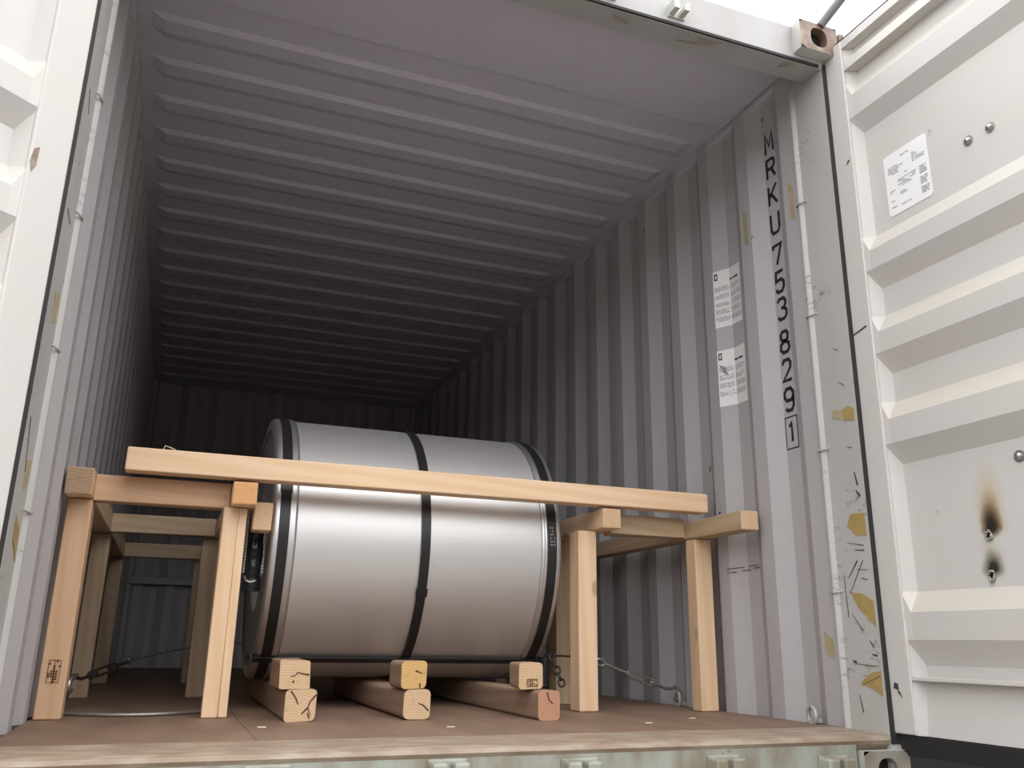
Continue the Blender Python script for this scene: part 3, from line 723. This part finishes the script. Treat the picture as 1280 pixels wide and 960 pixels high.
# left frame
lf = empty('timber_brace', (-.89, .9, 0)); tag(lf, 'pine bracing frame of posts and rails against the left wall', 'timber brace')
timber('post', lf, (-1.166, .885, 0.001), (-1.092, .960, ZP), 2, 'red')
b_l2 = timber('post', lf, (-.700, .860, 0.001), (-.652, .935, ZP), 2, 'pine')
timber('post', lf, (-.651, .868, 0.001), (-.624, .935, ZP), 2, 'pine')
timber('post', lf, (-1.166, 1.90, 0.001), (-1.096, 1.975, ZP), 2, 'grey'); timber('post', lf, (-.728, 1.88, 0.001), (-.654, 1.955, ZP), 2, 'grey')
timber('post', lf, (-1.166, 3.10, 0.001), (-1.096, 3.175, ZP), 2, 'grey'); timber('post', lf, (-.728, 3.10, 0.001), (-.654, 3.175, ZP), 2, 'grey')
timber('rail', lf, (-1.170, .800, ZB), (-1.096, 3.20, ZT + .008), 1, 'pine', 'end_dark'); timber('rail', lf, (-.680, .795, ZB), (-.602, 3.20, ZT), 1, 'pine', 'end_orange')
timber('cross_rail', lf, (-1.095, .880, ZB - .004), (-.681, .955, ZT + .004), 0, 'red')
timber('cross_rail', lf, (-1.095, 1.825, ZB), (-.681, 1.90, ZT), 0, 'grey'); timber('cross_rail', lf, (-1.095, 3.05, ZB), (-.681, 3.125, ZT), 0, 'grey')
timber('packing_block', lf, (-.601, .875, .585), (-.540, .955, .680), 1, 'pine')
# right frame
rf = empty('timber_brace', (.9, .9, 0)); tag(rf, 'pine bracing frame of posts and rails against the right wall', 'timber brace')
timber('post', rf, (.600, .885, 0.001), (.676, .965, ZP), 2, 'pine'); timber('post', rf, (1.072, .815, 0.001), (1.146, .885, .640), 2, 'pine')
timber('post', rf, (.672, 1.26, 0.001), (.742, 1.335, ZP), 2, 'grey'); 
timber('post', rf, (.672, 3.10, 0.001), (.742, 3.175, ZP), 2, 'grey'); timber('post', rf, (1.08, 3.10, 0.001), (1.15, 3.175, .64), 2, 'grey')
timber('rail', rf, (.662, .795, ZB), (.738, 3.20, ZT), 1, 'pine'); timber('rail', rf, (1.070, .500, .642), (1.146, 3.20, .712), 1, 'grey')
timber('cross_rail', rf, (.739, .880, ZB - .008), (1.069, .955, ZT - .006), 0, 'grey')
# long loose beam lying over both frames
lbm = build('timber_beam', MB().bevel_box((-1.010, .790, ZT + .010), (1.125, .862, ZT + .084), .004, 2, 0, 1, .001, rngT), [W['pine_x'], W['end_x']], base=(0.05, .82, ZT + .008))
tag(lbm, 'long pale pine beam lying across both frames in front of the coil', 'beam')
sh = build('wood_shaving', MB().tube([(-.905, .80, ZT + .084), (-.90, .798, ZT + .097), (-.885, .80, ZT + .092), (-.868, .80, ZT + .086)], .0018, 6), M['shaving'], base=(-.89, .8, ZT + .084))
tag(sh, 'pale curled wood shaving on top of the long pine beam', 'shaving')
# quality stamp printed on the left post
def stamp(parent, P, u0, u1, w0, w1, seed):
    rng = random.Random(seed); mb = MB(); e = .0016
    for a, b2, c, d in ((u0, u1, w0, w0 + e), (u0, u1, w1 - e, w1), (u0, u0 + e, w0, w1), (u1 - e, u1, w0, w1), ((u0 + u1) / 2 - e / 2, (u0 + u1) / 2 + e / 2, w0, w1)):
        mb.add([P(a, c), P(b2, c), P(b2, d), P(a, d)], [(0, 1, 2, 3)])
    nu, nw = 5, 9
    for i in range(nu):
        for j in range(nw):
            if rng.random() < .5:
                a = u0 + (u1 - u0) * (i + .15) / nu; b2 = a + (u1 - u0) / nu * .8; c = w0 + (w1 - w0) * (j + .1) / nw; d = c + (w1 - w0) / nw * .7
                mb.add([P(a, c), P(b2, c), P(b2, d), P(a, d)], [(0, 1, 2, 3)])
    build('stamp', mb, M['stamp_ink'], parent, fix=False)
stamp(lf, lambda u, w: (u, .8815, w), -1.146, -1.112, .105, .170, 2)

# ------------------------------------------------------------------ dunnage under the coil
def dunnage(x0, x1, y0, y1, z0, z1, label, kind, ends, bev, crack=None, name='dunnage_block', group=None):
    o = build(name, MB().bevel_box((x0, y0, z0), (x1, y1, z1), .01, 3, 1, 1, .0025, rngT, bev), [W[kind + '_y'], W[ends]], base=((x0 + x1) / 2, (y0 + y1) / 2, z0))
    tag(o, label, 'timber', group)
    for line in crack or []:
        mb = MB(); n = len(line)
        for i in range(n - 1):
            p, q = Vector(line[i]), Vector(line[i + 1]); d = (q - p).normalized(); nn = Vector((-d.y, d.x)) * (.0022 * (1 - i / n) + .0005)
            mb.prism([tuple(p + nn), tuple(q + nn * .7), tuple(q - nn * .7), tuple(p - nn)], 1, y0 - .0012, y0 + .01)
        build('crack', mb, M['crack'], o)
    return o
gl, gu = 'square timbers under the coil', 'timber chocks on top of the floor timbers'
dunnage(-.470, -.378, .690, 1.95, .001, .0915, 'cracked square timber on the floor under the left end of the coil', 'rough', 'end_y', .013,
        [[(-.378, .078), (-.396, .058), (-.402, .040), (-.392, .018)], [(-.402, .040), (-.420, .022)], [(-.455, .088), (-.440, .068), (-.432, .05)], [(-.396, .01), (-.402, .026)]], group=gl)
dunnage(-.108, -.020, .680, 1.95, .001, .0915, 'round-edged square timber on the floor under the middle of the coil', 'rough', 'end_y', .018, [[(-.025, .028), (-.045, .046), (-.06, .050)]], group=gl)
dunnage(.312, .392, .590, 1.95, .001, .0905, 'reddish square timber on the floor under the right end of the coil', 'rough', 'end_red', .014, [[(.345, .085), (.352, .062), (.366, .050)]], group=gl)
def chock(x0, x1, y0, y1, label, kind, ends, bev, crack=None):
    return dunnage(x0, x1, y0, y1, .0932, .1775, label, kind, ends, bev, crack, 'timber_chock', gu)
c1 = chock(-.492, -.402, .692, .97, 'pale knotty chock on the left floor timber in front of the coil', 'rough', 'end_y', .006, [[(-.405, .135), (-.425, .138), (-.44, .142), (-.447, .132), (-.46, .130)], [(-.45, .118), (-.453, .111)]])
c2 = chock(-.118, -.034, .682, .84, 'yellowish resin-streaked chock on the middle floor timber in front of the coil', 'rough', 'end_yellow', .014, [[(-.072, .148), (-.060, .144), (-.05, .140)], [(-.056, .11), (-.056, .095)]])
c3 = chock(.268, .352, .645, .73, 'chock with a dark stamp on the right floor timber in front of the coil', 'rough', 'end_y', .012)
stamp(c3, lambda u, w: (u, .6435, w), .296, .334, .100, .124, 8)

# ------------------------------------------------------------------ lashing gear
def link_chain(parent, p0, p1, n, r=.0045, L=.032, w=.011, name='chain_link', mat='dark_steel'):
    p0, p1 = Vector(p0), Vector(p1); d = (p1 - p0).normalized(); a = d.orthogonal().normalized(); b2 = d.cross(a)
    for i in range(n):
        c = p0.lerp(p1, (i + .5) / n); sv = a if i % 2 else b2; pts = []
        for k in range(16):
            t = 2 * math.pi * k / 16; st = (L / 2 - w) * (1 if math.cos(t) > 0 else -1)
            pts.append(c + d * (st + w * math.cos(t)) + sv * w * math.sin(t))
        build(name, MB().tube(pts, r, 6, closed=True), M[mat], parent)
def turnbuckle(base, hook, eye, label, dark=False):
    hook, eye = Vector(hook), Vector(eye); d = (eye - hook).normalized(); L = (eye - hook).length
    t = empty('turnbuckle', base); tag(t, label, 'turnbuckle'); m1 = M['dark_steel'] if dark else M['zinc']
    side = d.cross(Vector((0, 0, 1))).normalized(); upv = side.cross(d)
    P = lambda a, b2=0, c=0: hook + d * (L * a) + upv * b2 + side * c
    pts = [P(.02, .018), P(-.03, .016), P(-.075, .004), P(-.085, -.014), P(-.06, -.028), P(-.02, -.026)]
    build('hook', MB().tube(pts, [.008, .009, .0095, .009, .008, .005], 8), M['zinc'], t)
    build('screw_rod', MB().tube([P(0.0, .016), P(.04, .008), P(.10), P(.34)], .0065, 8), m1, t)
    body = MB()
    for s in (-1, 1): body.tube([P(.28, s * .012), P(.62, s * .012)], .005, 8)
    body.tube([P(.255), P(.30)], .016, 10); body.tube([P(.60), P(.645)], .016, 10)
    build('body', body, m1, t)
    build('screw_rod', MB().tube([P(.58), P(.92)], .0065, 8), m1, t)
    pts = [P(.96) + (upv * math.sin(a) * .013 + d * math.cos(a) * .018) for a in [2 * math.pi * k / 14 for k in range(14)]]
    build('eye', MB().tube(pts, .005, 8, closed=True), M['zinc'], t)
    return t
turnbuckle((1.14, 1.115, .0), (1.135, 1.118, .055), (.80, 1.140, .172), 'shiny turnbuckle between the coil and the right wall ring')
turnbuckle((-1.10, 1.20, 0), (-1.095, 1.20, .095), (-.945, 1.80, .150), 'dark turnbuckle behind the left bracing posts', True)
ch = empty('lashing_chain', (.575, 1.03, 0)); tag(ch, 'short dark chain hanging beside the right end of the coil', 'chain')
link_chain(ch, (.572, 1.08, .195), (.578, .985, .085), 5)
wr = build('lashing_wire', MB().tube([(.80, 1.145, .173), (.735, 1.172, .186), (.66, 1.18, .19), (.575, 1.155, .190)], .004, 8), M['dark_steel'], base=(.75, 1.2, .17))
tag(wr, 'thin wire joining the shiny turnbuckle to the coil band', 'wire')
wl = build('lashing_wire', MB().tube([(-.945, 1.80, .150), (-.85, 2.02, .172), (-.70, 2.35, .20), (-.50, 2.6, .215), (-.2, 2.66, .22)], .004, 8), M['wire'], base=(-.85, 2.0, .15))
tag(wl, 'thin wire running back from the dark turnbuckle', 'wire')
pts = []
for k in range(25):
    t = k / 24; x = -1.135 + .46 * t; pts.append((x, 1.075 - .115 * math.sin(math.pi * t) ** .9, .0065))
rp_ = build('wire_rope', MB().tube(pts, .0055, 8), M['wire'], base=(-.9, 1.0, 0)); tag(rp_, 'loose wire rope curving over the floor behind the left posts', 'rope')
# nails scattered on the floor
for i, (x, y) in enumerate(((-.03, .42), (.62, .42), (-.55, .52), (.86, .55))):
    a = i * 1.1
    o = build('wood_chip', MB().bevel_box((x - .012, y - .004, .0005), (x + .012, y + .004, .004), .001, 1), M['shaving'], base=(x, y, 0))
    tag(o, ('tiny pale wood chip on the floor in front of the middle timber', 'tiny pale wood chip on the floor in front of the right inner post', 'tiny pale wood chip on the floor in front of the left inner post', 'tiny pale wood chip on the floor between the two right posts')[i], 'chip', 'wood chips on the floor')
# grey bar standing up from the upper right casting
br = build('steel_bar', MB().tube([(1.150, -.052, 2.415), (1.205, -.11, 2.505), (1.30, -.21, 2.66)], .016, 12), M['bar_grey'], base=(1.15, -.05, 2.418))
tag(br, 'grey steel bar rising from the upper right corner casting', 'bar')

for o in list(bpy.data.objects):
    if '_b' in o: del o['_b']
